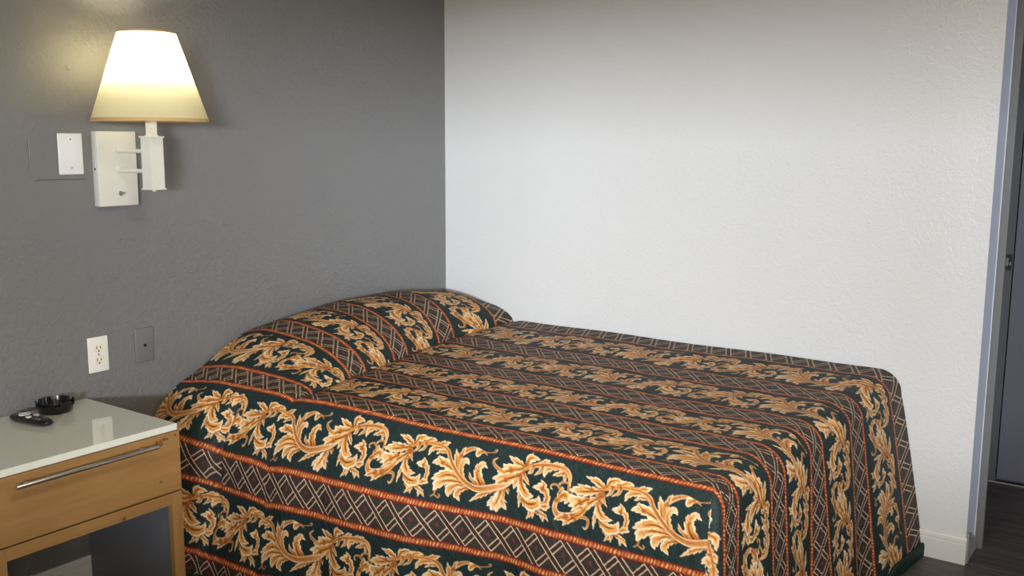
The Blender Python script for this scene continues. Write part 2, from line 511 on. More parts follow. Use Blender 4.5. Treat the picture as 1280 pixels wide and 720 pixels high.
def cloth_mat(name, use_print, col=None):
    m, nt, b = new_mat(name)
    v = coord(nt)
    if use_print:
        at = N(nt, 'ShaderNodeAttribute', attribute_name='print')
        weave = ntex(nt, v, 420, 2)
        c = mixc(nt, math_n(nt, 'MULTIPLY', weave, 0.16), at.outputs['Color'], (0.02, 0.02, 0.02, 1))
    else:
        c = mixc(nt, ntex(nt, v, 60, 3), col, tuple(x * .7 for x in col[:3]) + (1,))
    nt.links.new(c, b.inputs['Base Color'])
    b.inputs['Roughness'].default_value = 0.58
    b.inputs['Specular IOR Level'].default_value = 0.16
    pk = ntex(nt, v, 34, 3, 0.55, 0.9)
    wr = ntex(nt, v, 13, 2, 0.5, 1.2)
    h = math_n(nt, 'ADD', math_n(nt, 'MULTIPLY', pk, 0.7), math_n(nt, 'MULTIPLY', wr, 1.0))
    bump(nt, b, h, 0.75, 0.010)
    return m
M['print'] = cloth_mat('printed_quilt_cotton', True)
M['binding'] = cloth_mat('green_binding', False, lin(17, 48, 38))

# ---------------------------------------------------------------- bedspread shape
WID, RAD, ZTOP, ZB = 1.475, 0.045, 0.640, 0.016
LEN0 = 2.005                                          # foot face at the near corner
H_X = [-1.5, -1.43, -1.38, -1.25, -1.124, -.95, -.756, -.43, -.13, 0.0]
H_Z = [.006, .022, .052, .092, .117, .142, .158, .154, .116, .062]
Y_X = [-1.5, -1.42, -1.21, -.855, -.46, 0.0]
Y_Z = [.560, .575, .545, .475, .395, .385]

def smooth_interp(x, xs, ys):
    acc = 0
    for d in (-.06, -.03, 0, .03, .06): acc += np.interp(x + d, xs, ys)
    return acc / 5

def sag(x, t):
    """the near edge sinks a little towards the head end"""
    e = sm(-x, 1.15, 1.43)
    return e * (.034 * (1 - sm(t, .25, .75)) + .022 * (1 - sm(t, .0, .25)))

def top_curve(x):
    """side view of the cloth at width x: points (t = distance from the head wall, z, g) with g the corner spread"""
    ZT = ZTOP
    h = smooth_interp(x, H_X, H_Z); yc = smooth_interp(x, Y_X, Y_Z)
    k = (x + WID) / WID                                # 0 near edge .. 1 wall
    L = LEN0 + .035 * k; rf = RAD + .035 * min(1, k * 4)
    t1 = np.linspace(.012, .13, 40); z1 = ZT + h * (.78 + .22 * np.sin(PI / 2 * t1 / .13))
    q = np.sin(np.linspace(0, PI / 2, 140))[1:]; t2 = .13 + q * (yc - .13)
    z2 = ZT - .004 + (h + .004) * (1 - q ** 2.3) ** .62
    t3 = np.linspace(yc + .003, L - rf, 300)
    z3 = ZT - .010 * np.exp(-((t3 - yc) / .03) ** 2) * min(1, h / .05)
    z3 = z3 + .002 * np.sin(t3 * 9 + x * 4) * sm(t3, yc, yc + .3) * (1 - sm(t3, L - .35, L - .1))
    th = np.linspace(0, PI / 2, 40)[1:]; t4 = L - rf + rf * np.sin(th); z4 = ZT - rf * (1 - np.cos(th))
    fl = .02 + .085 * k ** 1.6
    d = np.linspace(0, 1, 120)[1:]
    zr = ZT - rf; z5 = zr + (ZB - zr) * d; t5 = L + fl * d ** .9
    wave = .012 * np.sin(x * 17 + 1.0) + .008 * np.sin(x * 31)
    t5 = t5 + wave * d * sm(k, .04, .15) * (1 - sm(k, .6, 1.0))
    t = np.concatenate([t1, t2, t3, t4, t5]); z = np.concatenate([z1, z2, z3, z4, z5])
    z = z - sag(x, t)
    g = np.concatenate([np.zeros(len(t1) + len(t2) + len(t3)), np.sin(th), 1 + d])   # 0..1 over the rounding, 1..2 down the drop
    s = np.concatenate([[0], np.cumsum(np.hypot(np.diff(t), np.diff(z)))])
    sc = s[len(t1) + len(t2)]; u0 = yc - sc            # cloth coordinate equals t on the flat
    return t, z, g, s, u0

DS = .0031
XS = -np.concatenate([np.linspace(.004, WID - RAD, 430)])
NB = int(2.95 / DS)
NEAR = WID - RAD
def corner_path(x, t, g, k0):
    """lower down, the foot drop swings round the near corner: returns x, t and the true distance across the cloth"""
    Rc = .030 * sm(g, .25, 1.35)
    Wd = NEAR + RAD * np.clip(g, 0, 1) + .036 * np.clip(g - 1, 0, 1) ** .7
    straight = Wd - Rc; full = straight + PI / 2 * Rc
    l = -x / NEAR * full
    ph = np.where(Rc > 1e-6, np.clip((l - straight) / np.maximum(Rc, 1e-6), 0, PI / 2), 0)
    xo = -(np.minimum(l, straight) + Rc * np.sin(ph))
    return xo, t - Rc * (1 - np.cos(ph)), l

TOP = np.zeros((len(XS), NB, 3)); TU = np.zeros((len(XS), NB)); TA = np.zeros((len(XS), NB))
for i, x in enumerate(XS):
    t, z, g, s, u0 = top_curve(x)
    ss = np.linspace(0, s[-1], NB)
    tt, zz, gg = np.interp(ss, s, t), np.interp(ss, s, z), np.interp(ss, s, g)
    xo, to, la = corner_path(x, tt, gg, x)
    TOP[i, :, 0] = xo; TOP[i, :, 1] = -to; TOP[i, :, 2] = zz
    TU[i] = ss + u0; TA[i] = la
# small tucks and slack in the cloth on the top
X_, Y_ = TOP[:, :, 0], TOP[:, :, 1]
flat = (1 - sm(-Y_, 1.8, 1.95)) * sm(-X_, .02, .2) * (1 - sm(-X_, 1.25, 1.4))
TOP[:, :, 2] += flat * (.0013 * np.sin(X_ * 21 + 2.2 * np.sin(Y_ * 5)) + .0012 * np.sin(Y_ * 27 + X_ * 6))

# the drop on the near side
NS = 1080; NV = 360
ex = -NEAR
t, z, g, s, u0 = top_curve(ex)
EG, EY = None, None
_x, _y, _l = corner_path(ex, t, g, ex)
EG, EY = g[g > 0], _y[g > 0]
last = np.nonzero(g > 0)[0][0] - 1
s_end = s[last]
sj = np.linspace(0, s_end, NS)
ET, EZ = np.interp(sj, s, t), np.interp(sj, s, z)
SIDE = np.zeros((NS, NV, 3)); SU = np.zeros((NS, NV)); SA = np.zeros((NS, NV))
for j in range(NS):
    T0, Z0 = ET[j], EZ[j]
    th = np.linspace(0, PI / 2, 40)
    d = np.linspace(0, 1, 160)[1:]
    zr = Z0 - RAD
    # ordinary drop
    px = np.concatenate([RAD * np.sin(th), RAD + .036 * d ** .7])
    pz = np.concatenate([Z0 - RAD * (1 - np.cos(th)), zr + (ZB - zr) * d])
    gy = np.concatenate([np.sin(th), 1 + d])
    # slouched shoulder at the head end
    w = 1 - sm(T0, .05, .42)
    kx = np.array([0, .06, .115, .150, .170, .185, .195, .20]); kz = Z0 - np.array([0, .030, .078, .135, .195, .28, .40, Z0 - ZB])
    pp = catmull(np.stack([kx, kz], 1), 12)
    cs = np.concatenate([[0], np.cumsum(np.hypot(*np.diff(pp, axis=0).T))]); cs /= cs[-1]
    fs = np.concatenate([[0], np.cumsum(np.hypot(np.diff(px), np.diff(pz)))]); fs /= fs[-1]
    px = px * (1 - w) + np.interp(fs, cs, pp[:, 0]) * w
    pz = pz * (1 - w) + np.interp(fs, cs, pp[:, 1]) * w
    drop = np.clip((Z0 - pz) / (Z0 - ZB), 0, 1)
    # hanging folds near the head and gentle waves along the drop
    px = px - .045 * np.exp(-((T0 - .125 - .03 * drop) / .028) ** 2) * sm(drop, .2, .6) - .030 * np.exp(-((T0 - .335) / .013) ** 2) * sm(drop, .01, .1) * (1 - sm(drop, .55, .9))
    px = px + .075 * sm(drop, .02, .38) * (1 - sm(T0, .85, 1.5)) * sm(T0, .0, .2)
    px = px + .020 * np.exp(-((T0 - .20) / .05) ** 2) * sm(drop, .25, .8)
    px = px + .055 * sm(drop, .55, 1.0) * sm(T0, .10, .22) * (1 - sm(T0, .45, .8))
    px = px - .06 * (1 - sm(T0, .0, .10)) * sm(drop, .35, .8)
    px = px + (.007 * np.sin(T0 * 13) + .004 * np.sin(T0 * 29 + 1)) * sm(drop, .1, .6) * (1 - sm(T0, 1.75, 1.95))
    s2 = np.concatenate([[0], np.cumsum(np.hypot(np.diff(px), np.diff(pz)))])
    ss = np.linspace(0, s2[-1], NV)
    qx, qz, qg = np.interp(ss, s2, px), np.interp(ss, s2, pz), np.interp(ss, s2, gy)
    yl = np.interp(qg, EG, EY, left=LEN0 - RAD); y00 = t[last]
    yl = np.where(qg <= 0, y00, yl)
    SIDE[j, :, 0] = ex - qx; SIDE[j, :, 1] = -(T0 + (yl - y00) * sm(T0, y00 - .35, y00)); SIDE[j, :, 2] = qz
    SU[j] = sj[j] + u0 + (yl - y00) * sm(T0, y00 - .35, y00); SA[j] = NEAR + ss * (1 - .075 * (1 - sm(T0, .75, 1.4)) - .03 * w)
# the tuck where the cloth is pushed under the pillow end: the print jumps a little there
SU = SU - .020 * (1 - sm(ET, .30, .345))[:, None]
SA = SA + .008 * (1 - sm(ET, .31, .34))[:, None] * sm(SA - WID, .0, .1)

def cloth_obj(name, P, U, A, parent, flip):
    n, m = P.shape[:2]
    me = bpy.data.meshes.new(name)
    idx = np.arange(n * m).reshape(n, m)
    q = np.stack([idx[:-1, :-1], idx[1:, :-1], idx[1:, 1:], idx[:-1, 1:]], -1).reshape(-1, 4)
    if flip: q = q[:, ::-1]
    me.vertices.add(n * m); me.loops.add(q.size); me.polygons.add(len(q))
    me.vertices.foreach_set('co', (P - np.array(BASE[parent.name])).reshape(-1).astype(np.float32))
    me.loops.foreach_set('vertex_index', np.ascontiguousarray(q).reshape(-1).astype(np.int32))
    me.polygons.foreach_set('loop_start', np.arange(0, q.size, 4, dtype=np.int32))
    me.update(calc_edges=True)
    me.polygons.foreach_set('use_smooth', np.ones(len(q), bool))
    col = np.ones((n * m, 4), np.float32); col[:, :3] = print_colour(U.reshape(-1), A.reshape(-1))
    at = me.color_attributes.new('print', 'FLOAT_COLOR', 'POINT'); at.data.foreach_set('color', col.reshape(-1))
    me.materials.append(M['print'])
    o = bpy.data.objects.new(name, me); COL.objects.link(o); o.parent = parent; BASE[o.name] = BASE[parent.name]
    return o

spread = thing('bedspread', 'quilted dark green bedspread printed with gold leaf scrolls and maroon trellis stripes',
               'bedspread', (-.74, -1.0, 0))
cloth_obj('top_panel', TOP, TU, TA, spread, True)
cloth_obj('side_panel', SIDE, SU, SA, spread, False)

def binding(path, nrm, name):
    """puffed green binding along the lower edge: path (n,3) bottom edge, nrm (n,3) outward"""
    P = np.zeros((len(path), 13, 3))
    for k in range(13):
        a = 2 * PI * k / 12
        off = np.sign(math.cos(a)) * abs(math.cos(a)) ** .6 * .0075
        up = .006 + math.copysign(abs(math.sin(a)) ** .5, math.sin(a)) * .026
        P[:, k] = path + nrm * (off + .001)[..., None] if False else path + nrm * (off + .001) + np.array([0, 0, up])
    bm = bmesh.new(); vs = grid_mesh(bm, P[:, :12], close_u=True)
    bm.faces.new(vs[0]); bm.faces.new(list(reversed(vs[-1])))
    bmesh.ops.recalc_face_normals(bm, faces=bm.faces)
    return obj(name, bm, M['binding'], spread, smooth=True, angle=60)
def normals2d(p, sgn):
    d = np.gradient(p[:, :2], axis=0); d /= np.linalg.norm(d, axis=1)[:, None] + 1e-9
    return np.stack([d[:, 1] * sgn, -d[:, 0] * sgn, np.zeros(len(p))], 1)
pf = TOP[::4, -1].copy(); binding(pf, normals2d(pf, -1), 'hem_binding')
ps = SIDE[::7, -1].copy(); binding(ps, normals2d(ps, -1), 'hem_binding')
# ---------------------------------------------------------------- the room
WY0, WY1, WZ0, WZ1 = K1_Y - .70, K1_Y + .80, WB, WT
LW, TK = 2.279, 0.165             # length and thickness of the white partition
CH = 2.46
bm = B((-4.95, -4.75, -.05), (1.15, .12, 0)); struct('floor', bm, M['floor'], 'dark grey-brown wood plank vinyl floor', 'floor')
bm = B((-4.95, -4.75, CH), (1.15, .12, CH + .08)); struct('ceiling', bm, M['ceiling'], 'off-white textured ceiling', 'ceiling')
bm = B((-4.95, 0, 0), (1.15, .12, CH)); struct('wall_back', bm, M['grey_wall'], 'grey painted textured wall behind the head of the bed', 'wall')
bm = B((0, -LW, 0), (TK, 0, CH))
for f in bm.faces:
    if f.normal.y < -.5 or f.calc_center_median().y < -LW + .001: f.material_index = 1
struct('wall_right', bm, [M['white_wall'], M['end_paint']], 'white textured partition wall along the far side of the bed', 'wall')
bm = B((1.0, -4.75, 0), (1.12, 0, CH)); struct('wall_hall', bm, M['hall_wall'], 'dark grey wall across the passage behind the white partition', 'wall')
bm = bmesh.new(); box(bm, (-4.95, -4.75, 0), (.16, -4.63, CH)); box(bm, (.84, -4.75, 0), (1.15, -4.63, CH)); box(bm, (.16, -4.75, 0), (.84, -4.63, .9)); box(bm, (.16, -4.75, 1.9), (.84, -4.63, CH))
struct('wall_front', bm, M['white_wall'], 'white wall behind the camera', 'wall')
bm = bmesh.new()
box(bm, (-5.05, -4.75, 0), (-4.93, WY0, CH)); box(bm, (-5.05, WY1, 0), (-4.93, .12, CH)); box(bm, (-5.05, WY0, 0), (-4.93, WY1, WZ0)); box(bm, (-5.05, WY0, WZ1), (-4.93, WY1, CH))
struct('wall_left', bm, M['white_wall'], 'white wall with the window', 'wall')

def window(name, lo, hi, ax, label):
    bm = bmesh.new(); t = .045
    (x0, y0, z0), (x1, y1, z1) = lo, hi
    if ax == 'x':
        for a, b in (((x0, y0, z0), (x1, y0 + t, z1)), ((x0, y1 - t, z0), (x1, y1, z1)), ((x0, y0, z0), (x1, y1, z0 + t)), ((x0, y0, z1 - t), (x1, y1, z1)), ((x0, (y0 + y1) / 2 - t / 2, z0), (x1, (y0 + y1) / 2 + t / 2, z1))):
            box(bm, a, b, .004)
    else:
        for a, b in (((x0, y0, z0), (x0 + t, y1, z1)), ((x1 - t, y0, z0), (x1, y1, z1)), ((x0, y0, z0), (x1, y1, z0 + t)), ((x0, y0, z1 - t), (x1, y1, z1))):
            box(bm, a, b, .004)
    return struct(name, bm, M['white_trim'], label, 'window', smooth=True, angle=40)
window('window_1', (-5.02, WY0, WZ0), (-4.96, WY1, WZ1), 'x', 'white framed window behind the camera')

window('window_2', (.16, -4.72, .9), (.84, -4.66, 1.9), 'y', 'white framed passage window behind the camera')
def baseboard(name, a, b, nrm, label, h=.094, t=.013):
    a, b, n = Vector(a), Vector(b), Vector(nrm)
    prof = [(0, 0), (t, 0), (t, h - .024), (t - .003, h - .021), (t - .001, h - .017), (t - .002, h - .006), (t - .006, h), (0, h)]
    bm = bmesh.new()
    r = [[bm.verts.new(p + n * d + Vector((0, 0, z))) for d, z in prof] for p in (a, b)]
    for k in range(len(prof)):
        bm.faces.new((r[0][k], r[0][(k + 1) % len(prof)], r[1][(k + 1) % len(prof)], r[1][k]))
    bm.faces.new(r[0]); bm.faces.new(list(reversed(r[1])))
    bmesh.ops.recalc_face_normals(bm, faces=bm.faces)
    return struct(name, bm, M['white_trim'], label, 'baseboard')
baseboard('baseboard_back', (-4.93, 0, 0), (-.013, 0, 0), (0, -1, 0), 'white baseboard along the grey wall')
baseboard('baseboard_right', (0, -LW - .004, 0), (0, 0, 0), (-1, 0, 0), 'white baseboard along the white partition wall')
M['worn'] = plain('worn_pale_paint', lin(168, 168, 166), 0.6, nscale=60, namt=.5)
# worn edge of the partition: bare corner beads, broken baseboard end and a grey casing strip
def bead(name, x, y, label, amp, z0):
    bm = bmesh.new(); n = 150; P = np.zeros((n, 4, 3))
    for i in range(n):
        z = z0 + (CH - .01 - z0) * i / (n - 1)
        w = .0022 + amp * max(0, noise.noise(Vector((x * 9, 3.1, z * 9)))) ** 1.3
        P[i] = [(x - w, y - .0012, z), (x - w, y + .0008, z), (x + w, y + .0008, z), (x + w, y - .0012, z)]
    grid_mesh(bm, P, close_u=True); bmesh.ops.recalc_face_normals(bm, faces=bm.faces)
    return struct(name, bm, M['bead'], label, 'trim')
bead('trim_1', TK - .004, -LW - .0008, 'bare white metal bead down the far corner of the partition end', .006, .02)
bm = bmesh.new()
box(bm, (TK, -LW - .026, 0), (TK + .02, -LW + .09, 2.30), .002)
struct('trim_2', bm, M['casing_paint'], 'grey painted casing strip on the end of the partition', 'trim')
bm = bmesh.new(); rng = random.Random(5)
n = 14; pts = []
for i in range(n + 1):
    f = i / n; top = .088 * (1 - f) ** .7 + .018 + rng.uniform(-.012, .012) * (0 < i < n)
    pts.append((.004 + (TK - .008) * f, max(.012, top)))
fr = [bm.verts.new((x, -LW - .008, z)) for x, z in pts]; bk = [bm.verts.new((x, -LW - .0005, z)) for x, z in pts]
fb = [bm.verts.new((x, -LW - .008, .001)) for x, z in pts]; bb = [bm.verts.new((x, -LW - .0005, .001)) for x, z in pts]
for i in range(n):
    bm.faces.new((fb[i], fb[i + 1], fr[i + 1], fr[i])); bm.faces.new((fr[i], fr[i + 1], bk[i + 1], bk[i])); bm.faces.new((bb[i + 1], bb[i], bk[i], bk[i + 1]))
bm.faces.new((fb[0], fr[0], bk[0], bb[0])); bm.faces.new((fr[n], fb[n], bb[n], bk[n]))
struct('trim_3', bm, M['worn'], 'broken stub of baseboard on the end of the partition', 'trim')

# passage door beyond the partition
bm = bmesh.new(); box(bm, (.955, -3.05, .02), (.995, -2.222, 2.05), .002)
box(bm, (.950, -2.90, .25), (.956, -2.36, 1.0), .002); box(bm, (.950, -2.90, 1.12), (.956, -2.36, 1.93), .002)
d1 = struct('door_1', bm, M['charcoal'], 'dark slate door across the passage', 'door')
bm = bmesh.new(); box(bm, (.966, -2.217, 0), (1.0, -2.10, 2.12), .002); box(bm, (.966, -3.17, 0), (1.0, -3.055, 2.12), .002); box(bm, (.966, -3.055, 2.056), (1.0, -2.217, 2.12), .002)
fr_ = struct('trim_4', bm, M['jamb_recess_shade'], 'door jamb with recess shade in its colour and a metal strike plate', 'trim')
M['steel'] = plain('brushed_steel', lin(196, 194, 190), 0.3, 1.0, nscale=200, namt=.15)
M['dark_metal'] = plain('dark_metal', lin(60, 60, 62), 0.4, 0.8)
bm = bmesh.new(); box(bm, (.9635, -2.214, .905), (.9665, -2.178, .970), .001)
sp = struct('strike_plate', bm, M['dark_metal'], parent=fr_)
bm = bmesh.new(); box(bm, (.9605, -2.200, .922), (.9637, -2.184, .956), .001); box(bm, (.9595, -2.2105, .925), (.9637, -2.204, .940), .001)
struct('latch_lip', bm, M['steel'], parent=sp)
bm = bmesh.new(); box(bm, (.946, -3.05, 0), (.9545, -2.12, .006), .002); struct('trim_5', bm, M['worn'], 'worn pale threshold strip under the dark door', 'trim')

# ---------------------------------------------------------------- bed under the spread
M['ticking'] = plain('mattress_ticking', lin(220, 218, 210), 0.8, nscale=30, bmp=.1)
M['bed_steel'] = plain('black_steel', lin(30, 30, 32), 0.5, 0.6)
bed = thing('bed', 'double bed wholly covered by the patterned bedspread', 'bed', (-.72, -1.0, 0))
obj('mattress', B((-1.40, -1.93, .385), (-.03, -.03, .615), .045, 4), M['ticking'], bed, True, 50)
obj('box_spring', B((-1.38, -1.91, .19), (-.04, -.04, .383), .02, 3), M['ticking'], bed, True, 50)
bm = bmesh.new(); box(bm, (-1.37, -1.90, .155), (-1.33, -.05, .188), .003); box(bm, (-.09, -1.90, .155), (-.05, -.05, .188), .003); box(bm, (-1.33, -1.0, .16), (-.09, -.96, .186), .003)
obj('frame', bm, M['bed_steel'], bed)
for x, y in ((-1.30, -1.75), (-.12, -1.75), (-1.30, -.2), (-.12, -.2)):
    obj('leg', lathe(bmesh.new(), [(.022, 0), (.024, .004), (.024, .02), (.017, .03), (.017, .157)], (x, y, 0), n=16), M['bed_steel'], bed, True, 40)

# ---------------------------------------------------------------- nightstand
nsl = Vector((-2.076, -.24, 0))
sp_l = [((-1.876, -.475, .571), .0065), ((-1.864, -.475, .572), .005), ((-1.853, -.475, .575), .0065), ((-1.843, -.475, .573), .0055), ((-1.869, -.475, .452), .0055), ((-1.99, -.475, .380), .008), ((-1.815, -.475, .578), .005)]
M['wood_front'] = wood('maple_veneer', 'x', [(tuple(Vector(p) - nsl), r) for p, r in sp_l])
M['wood_leg'] = wood('maple_leg', 'z')
M['grey_lam'] = plain('grey_laminate', lin(104, 106, 112), 0.36, nscale=8)
def glass_white():
    m, nt, b = new_mat('white_glass')
    c = mixc(nt, ntex(nt, coord(nt), 3, 2), lin(222, 222, 208), lin(216, 216, 202))
    nt.links.new(c, b.inputs['Base Color'])
    b.inputs['Roughness'].default_value = 0.07; b.inputs['Specular IOR Level'].default_value = 0.5
    b.inputs['Coat Weight'].default_value = 0.4; b.inputs['Coat Roughness'].default_value = 0.03
    return m
M['white_glass'] = glass_white()
ns = thing('nightstand', 'maple nightstand with a white glass top and one drawer, left of the bed', 'nightstand', (-2.076, -.24, 0))
NX0, NX1, NF = -2.350, -1.801, -.475
obj('top', B((NX0 + .002, NF + .004, .591), (NX1 - .003, -.006, .6106), .0018, 2), M['white_glass'], ns)
dr = obj('drawer_front', B((NX0, NF, .4125), (NX1, NF + .019, .5895), .0012, 2), M['wood_front'], ns)
bm = lathe(bmesh.new(), [(.0055, 0), (.006, .001), (.006, .402), (.0055, .403)], (-2.295, -.505, .5675), (1, 0, 0), 20)
for x in (-2.262, -1.932):
    lathe(bm, [(.0045, 0), (.0045, .032)], (x, NF + .001, .5675), (0, -1, 0), 14)
obj('handle', bm, M['steel'], dr, True, 40)
obj('drawer_box', B((NX0 + .03, NF + .02, .425), (NX1 - .03, -.05, .57), .002), M['grey_lam'], dr)
bm = B((NX0 + .034, NF + .001, .3735), (NX1 - .034, NF + .022, .4075), .001)
obj('front_rail', bm, M['wood_front'], ns)
for x0, x1 in ((NX0, NX0 + .034), (NX1 - .034, NX1)):
    obj('leg', B((x0, NF + .001, 0), (x1, NF + .022, .4075), .001), M['wood_leg'], ns)
for x0, x1 in ((NX0 + .004, NX0 + .022), (NX1 - .028, NX1 - .010)):
    obj('side_panel', B((x0, NF + .0225, 0), (x1, -.018, .590), .001), M['grey_lam'], ns)

# ---------------------------------------------------------------- things on the nightstand
TT = .6106
M['black_plastic'] = plain('black_plastic', lin(16, 16, 17), 0.22, nscale=60, namt=.2)
M['ash_plastic'] = plain('black_melamine', lin(14, 14, 15), 0.18, nscale=60, namt=.2)
M['white_rubber'] = plain('white_buttons', lin(226, 228, 226), 0.4)
M['grey_rubber'] = plain('grey_buttons', lin(120, 122, 124), 0.4)
ac = Vector((-1.945, -.075, TT))
bm = bmesh.new(); na = 168
prof = [(0.0, .0005), (.030, .0005), (.043, .0), (.0475, .004), (.0535, .026), (.0555, 1), (.0520, 1), (.0500, .024), (.0450, .0075), (.0, .0065)]
rings = []
for r, h in prof:
    ring = []
    for k in range(na):
        a = 2 * PI * k / na
        q = ((a + .42) / (2 * PI / 6)) % 1.0
        dip = 1 - float(sm(np.float64(abs(q - .5)), .12, .16))
        z = (.0355 - .0125 * dip) if h == 1 else h
        ring.append(bm.verts.new(ac + Vector((math.cos(a) * max(r, 1e-4), math.sin(a) * max(r, 1e-4), z))))
    rings.append(ring)
for a, b in zip(rings[:-1], rings[1:]):
    for k in range(na): bm.faces.new((a[k], a[(k + 1) % na], b[(k + 1) % na], b[k]))
bmesh.ops.recalc_face_normals(bm, faces=bm.faces)
ash = obj('ashtray', bm, M['ash_plastic'], smooth=True, angle=35, origin=tuple(ac))
ash['label'] = 'round black ashtray with a notched rim on the nightstand'; ash['category'] = 'ashtray'

P0, P1 = Vector((-2.058, -.052, TT)), Vector((-2.040, -.212, TT))
rc = thing('remote_control', 'small black remote control with white buttons lying beside the ashtray', 'remote', tuple((P0 + P1) / 2))
D = (P1 - P0).normalized(); R_ = Vector((-D.y, D.x, 0)); LR = (P1 - P0).length; mid = (P0 + P1) / 2
def rp(s, t, z): return mid + D * s + R_ * t + Vector((0, 0, z))
bm = bmesh.new(); ns_, nc = 40, 28; P = np.zeros((ns_, nc, 3))
for i in range(ns_):
    f = -1 + 2 * (.5 - .5 * math.cos(PI * (i + .15) / (ns_ - .7)))
    e = (1 - abs(f) ** 5) ** .5
    wd = (.0245 - .003 * f) * (.35 + .65 * e) if abs(f) < .999 else .008
    th = .0085 * (.45 + .55 * e)
    for k in range(nc):
        a = 2 * PI * k / nc
        ca, sa = math.cos(a), math.sin(a)
        P[i, k] = rp(f * LR / 2, wd * math.copysign(abs(ca) ** .75, ca), .0105 + th * math.copysign(abs(sa) ** .8, sa) + (.0025 if sa > 0 else 0) * (1 - f * f))
vs = grid_mesh(bm, P, close_u=True); bm.faces.new(vs[0]); bm.faces.new(list(reversed(vs[-1])))
bmesh.ops.recalc_face_normals(bm, faces=bm.faces)
obj('body', bm, M['black_plastic'], rc, True, 60)
def pad(name, s, t, a, b, mat, z=.0192, hole=0):
    bm = bmesh.new(); n = 28
    lo = [bm.verts.new(rp(s + a * math.cos(q), t + b * math.sin(q), z)) for q in [2 * PI * k / n for k in range(n)]]
    hi = [bm.verts.new(rp(s + a * .92 * math.cos(q), t + b * .92 * math.sin(q), z + .0028)) for q in [2 * PI * k / n for k in range(n)]]
    for k in range(n): bm.faces.new((lo[k], lo[(k + 1) % n], hi[(k + 1) % n], hi[k]))
    bm.faces.new(list(reversed(lo)))
    if hole:
        ih = [bm.verts.new(rp(s + hole * math.cos(q), t + hole * math.sin(q), z + .0028)) for q in [2 * PI * k / n for k in range(n)]]
        il = [bm.verts.new(rp(s + hole * .9 * math.cos(q), t + hole * .9 * math.sin(q), z + .0016)) for q in [2 * PI * k / n for k in range(n)]]
        for k in range(n):
            bm.faces.new((hi[k], hi[(k + 1) % n], ih[(k + 1) % n], ih[k])); bm.faces.new((ih[k], ih[(k + 1) % n], il[(k + 1) % n], il[k]))
        bm.faces.new(il)
    else: bm.faces.new(hi)
    bmesh.ops.recalc_face_normals(bm, faces=bm.faces)
    return obj(name, bm, mat, rc, True, 40)
pad('direction_pad', -.032, 0, .0185, .0165, M['white_rubber'], hole=.0062)
pad('button', .004, -.0115, .0105, .0078, M['white_rubber']); pad('button', .004, .0120, .0105, .0078, M['white_rubber'])
for s in (.026, .038, .050):
    for t in (-.011, .011): pad('button', s, t, .0035, .0055, M['grey_rubber'], z=.0178)
pad('power_button', -.062, .008, .0035, .0035, M['grey_rubber'], z=.0172)

# ---------------------------------------------------------------- wall plates
M['ivory'] = plain('ivory_plastic', lin(238, 236, 226), 0.32)
M['cream_plastic'] = plain('cream_plastic', lin(236, 228, 204), 0.32)
M['white_plate'] = plain('white_plate_plastic', lin(232, 232, 232), 0.35)
M['slot'] = plain('slot_dark', lin(26, 22, 20), 0.7)
M['screw'] = plain('screw_steel', lin(170, 168, 160), 0.35, 0.9)
M['grey_plate'] = plain('painted_grey_plate', lin(114, 114, 113), 0.4, nscale=25)
def plate_bm(x, z, w, h, t, bev):
    return B((x, -t, z), (x + w, -.0002, z + h), bev, 3)
def screw_bm(x, y, z, r=.0032):
    bm = lathe(bmesh.new(), [(r, 0), (r, .0008), (r * .6, .0014)], (x, y, z), (0, -1, 0), 14)
    return bm
t = thing('power_outlet', 'ivory duplex power outlet on the grey wall above the nightstand', 'outlet', (-1.7884 + .035, 0, .6857 + .057))
obj('cover_plate', plate_bm(-1.7884, .6857, .070, .1145, .0065, .0028), M['ivory'], t, True, 40)
for zc in (.6857 + .0765, .6857 + .0375):
    xc = -1.7534
    bm = bmesh.new(); n = 40; f0 = []; f1 = []
    for k in range(n):
        a = 2 * PI * k / n; ca, sa = math.cos(a), math.sin(a)
        px, pz = xc + .0170 * ca, zc + max(-.0140, min(.0140, .0170 * sa))
        f0.append(bm.verts.new((px, -.0060, pz))); f1.append(bm.verts.new((xc + (px - xc) * .96, -.0078, zc + (pz - zc) * .96)))
    for k in range(n): bm.faces.new((f0[k], f0[(k + 1) % n], f1[(k + 1) % n], f1[k]))
    bm.faces.new(f1); bm.faces.new(list(reversed(f0))); bmesh.ops.recalc_face_normals(bm, faces=bm.faces)
    rcp = obj('receptacle', bm, M['cream_plastic'], t, True, 40)
    for dx, hh in ((-.0064, .0088), (.0064, .0070)):
        obj('slot', B((xc + dx - .0012, -.0082, zc + .0035 - hh / 2), (xc + dx + .0012, -.0072, zc + .0035 + hh / 2)), M['slot'], rcp)
    obj('ground_hole', lathe(bmesh.new(), [(.0026, 0), (.0026, .0012)], (xc, -.0072, zc - .0078), (0, -1, 0), 14), M['slot'], rcp)
obj('screw', screw_bm(-1.7534, -.0064, .6857 + .057), M['screw'], t)

t = thing('cable_plate', 'grey painted cable wall plate right of the ivory outlet', 'wall plate', (-1.621 + .035, 0, .6889 + .057))
obj('cover_plate', plate_bm(-1.621, .6889, .070, .1145, .0055, .0026), M['grey_plate'], t, True, 40)
bm = lathe(bmesh.new(), [(.0048, 0), (.0048, .004), (.0032, .0042), (.0032, .0015)], (-1.5862, -.0052, .6889 + .056), (0, -1, 0), 20)
obj('cable_jack', bm, M['dark_metal'], t, True, 40)
for zz in (.6889 + .098, .6889 + .0165): obj('screw', screw_bm(-1.586, -.0052, zz), M['grey_plate'], t)

